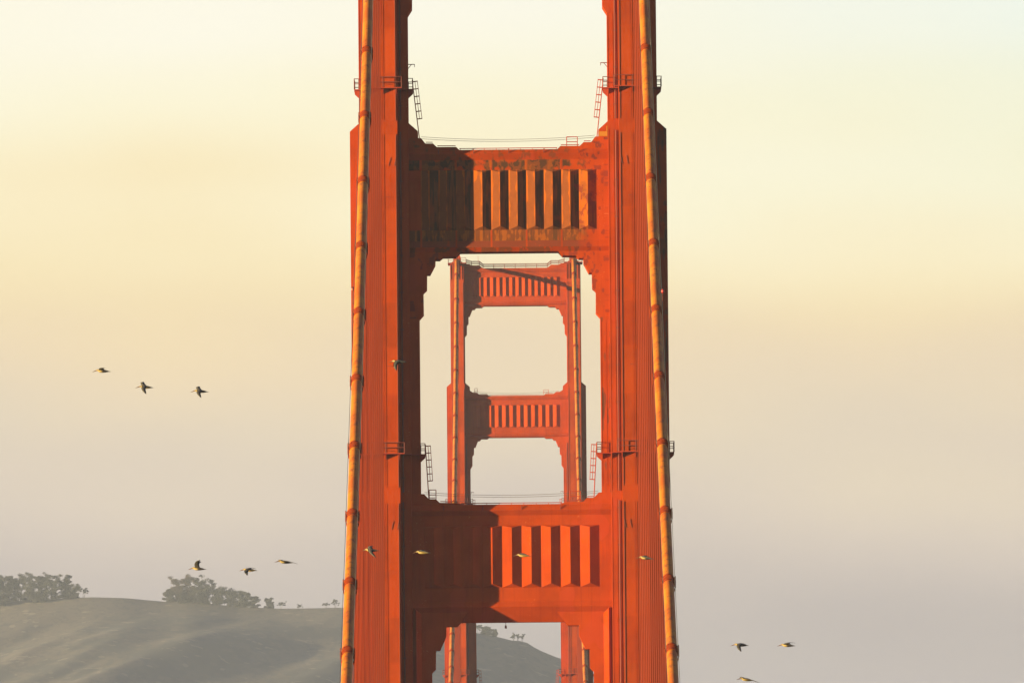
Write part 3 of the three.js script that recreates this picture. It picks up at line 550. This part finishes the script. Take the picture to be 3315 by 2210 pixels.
for (const [x, h, w, o] of TREES) tree(x, h, w, o);

// ---------------------------------------------------------------- pelicans
const feather = new THREE.MeshStandardMaterial({ vertexColors: true, roughness: 0.8 });
function pelican(pos, label, near, far, opt = {}) {           // near / far: wing tip offsets [forward, up] as seen from the side, metres
  const pos3 = [], col = [], tri = [];
  const ring = (c, ry, rz, color, n = 10) => { const o = pos3.length; for (let k = 0; k < n; k++) { const a = 2 * Math.PI * k / n; pos3.push([c[0], c[1] + Math.sin(a) * ry, Math.cos(a) * rz]); col.push(typeof color === 'function' ? color(Math.sin(a)) : color); } return o; };
  const bill = [0.09, 0.035, 0.014], cream = [0.22, 0.16, 0.08], white = [0.34, 0.25, 0.09], back = [0.030, 0.028, 0.028], belly = opt.pale ? [0.24, 0.165, 0.05] : [0.028, 0.022, 0.02], fl = [0.014, 0.013, 0.014], cov = [0.036, 0.033, 0.031];
  const st = [[-0.62, -0.075, 0.004, 0.006, bill], [-0.56, -0.055, 0.014, 0.016, bill], [-0.40, 0.0, 0.032, 0.026, bill], [-0.33, 0.028, 0.046, 0.036, cream], [-0.27, 0.046, 0.062, 0.05, cream], [-0.21, 0.034, 0.075, 0.06, (s) => (s > 0.4 ? cream : white)], [-0.15, 0.0, 0.095, 0.08, (s) => (s > 0.5 ? back : white)], [-0.05, -0.012, 0.108, 0.105, (s) => (s > 0.2 ? back : s > -0.6 ? white : belly)], [0.10, -0.018, 0.112, 0.115, (s) => (s > 0.1 ? back : belly)], [0.26, -0.026, 0.092, 0.095, (s) => (s > 0.1 ? back : belly)], [0.42, -0.038, 0.052, 0.062, (s) => (s > 0 ? back : belly)], [0.50, -0.045, 0.028, 0.06, back], [0.62, -0.058, 0.010, 0.07, fl]];
  let prev = -1; const n = 10;
  for (const [x, y, ry, rz, c] of st) { const o = ring([x, y, 0], ry, rz, c, n); if (prev >= 0) for (let k = 0; k < n; k++) { const q = (k + 1) % n; tri.push(prev + k, o + k, prev + q, prev + q, o + k, o + q); } else for (let k = 1; k + 1 < n; k++) tri.push(o, o + k, o + k + 1); prev = o; }
  for (let k = 1; k + 1 < n; k++) tri.push(prev, prev + k + 1, prev + k);
  const wing = ([f, u], side) => {                            // shoulder to tip through a raised, forward wrist
    const L = 0.98, reach = Math.sqrt(Math.max(0.02, L * L - f * f - u * u)), tip = [-f, u, side * reach], sh = [-0.02, 0.05, side * 0.08], wr = [sh[0] * 0.5 + tip[0] * 0.45 - 0.10, sh[1] * 0.5 + tip[1] * 0.52 + 0.07, side * reach * 0.48];
    const qb = (t) => sh.map((s, i) => (1 - t) ** 2 * s + 2 * t * (1 - t) * (wr[i] * 2 - (sh[i] + tip[i]) / 2) + t * t * tip[i]);
    const chord = [0.34, 0.33, 0.30, 0.27, 0.24, 0.19, 0.06], N = 6; let pr = -1;
    for (let i = 0; i <= N; i++) {
      const t = i / N, c = qb(t), w = chord[i], th = 0.022 * (1 - 0.7 * t), sweep = 0.16 * t * t, o = pos3.length;
      // leading edge, upper middle, trailing edge, lower middle
      for (const [a, h, cc] of [[-0.32, 0, cov], [0.1, th, cov], [0.38, th * 0.5, t > 0.35 ? fl : back], [0.68, -0.02, fl], [0.3, -th * 0.6, t > 0.3 ? fl : belly]]) { pos3.push([c[0] + a * w + sweep, c[1] + h, c[2]]); col.push(cc); }
      if (pr >= 0) for (let k = 0; k < 5; k++) { const q = (k + 1) % 5; side > 0 ? tri.push(pr + k, pr + q, o + k, pr + q, o + q, o + k) : tri.push(pr + k, o + k, pr + q, pr + q, o + k, o + q); }
      pr = o;
    }
    for (let k = 1; k < 4; k++) tri.push(pr, pr + k, pr + k + 1);
  };
  wing(near, 1); wing(far, -1);
  let g = new THREE.BufferGeometry(); g.setAttribute('position', new THREE.BufferAttribute(new Float32Array(pos3.flat()), 3)); g.setAttribute('color', new THREE.BufferAttribute(new Float32Array(col.flat()), 3)); g.setIndex(tri); g.computeVertexNormals();
  const m = new THREE.Mesh(g, feather); m.name = numbered('pelican'); m.position.set(...pos); m.rotation.set(opt.bank || 0, opt.yaw || 0, opt.pitch || 0); m.castShadow = m.receiveShadow = true; scene.add(m);
  tag(m, label, 'bird', 'flying pelicans');
}
const B = (x, y, dz = 0) => { const k = (690 - dz) / 690; return [1.21 + (x - 1.21) * k, 83 + (y - 83) * k, 432 + dz]; };   // flock spread over a few metres of depth
pelican(B(-27.30, 116.92, 6), 'gliding pelican, leftmost of the three in the open sky', [-0.10, 0.13], [-0.04, 0.14], { yaw: 0.05 });
pelican(B(-24.39, 115.8, 2), 'pelican with one wing up and one gold wing down, middle of the upper left three', [0.14, -0.50], [0.14, 0.38], { yaw: 0.12, pale: 1 });
pelican(B(-20.65, 115.48, -3), 'pelican with lifted dark wing, rightmost of the upper left three', [0.10, -0.46], [0.14, 0.36], { yaw: 0.05 });
pelican(B(-7.20, 117.37, 8), 'pelican with its wing hanging down in front of the left tower leg', [0.16, -0.62], [-0.30, 0.05], { yaw: -0.1 });
pelican(B(-20.9, 103.45, 0), 'pelican with wing raised straight up above the hill trees', [-0.05, 0.55], [-0.06, 0.50], {});
pelican(B(-17.43, 103.33, -2), 'pelican with short lowered wing between two others over the hill', [0.14, -0.38], [-0.22, 0.10], { yaw: -0.1, pale: 1 });
pelican(B(-15.04, 103.86, 4), 'brown pelican gliding highest over the hill beside the left cable', [-0.62, -0.12], [0.20, 0.08], { yaw: 0.25, pitch: -0.06 });
pelican(B(-9.15, 104.6, 5), 'pelican with spread wings in front of the left suspenders', [-0.30, -0.52], [0.10, 0.30], { yaw: -0.12 });
pelican(B(-5.67, 104.42, 1), 'pale breasted pelican gliding before the shaded end of the lower strut', [-0.38, -0.08], [-0.1, 0.12], { pale: 1 });
pelican(B(1.15, 104.15, 3), 'pelican gliding in front of the bright ribs of the lower strut', [-0.42, -0.10], [-0.1, 0.10], { pale: 1 });
pelican(B(9.46, 103.91, -4), 'pelican gliding in front of the right leg\'s suspenders', [-0.50, -0.14], [-0.15, 0.12], { pitch: -0.05 });
pelican(B(15.84, 97.95, 0), 'pelican with lowered wing at the lower right, left of its neighbour', [0.10, -0.46], [-0.30, 0.04], {});
pelican(B(19.0, 97.9, 4), 'pelican with grey wing swept back, rightmost bird', [-0.12, 0.04], [-0.44, 0.16], {});
pelican(B(16.2, 95.62, 2), 'pelican at the very bottom right, partly cut by the picture edge', [-0.66, -0.20], [0.22, 0.10], { yaw: 0.25, pitch: -0.08, pale: 1 });

scene.traverse((o) => { if (o.isMesh) o.castShadow = o.receiveShadow = true; });
renderer.render(scene, camera);
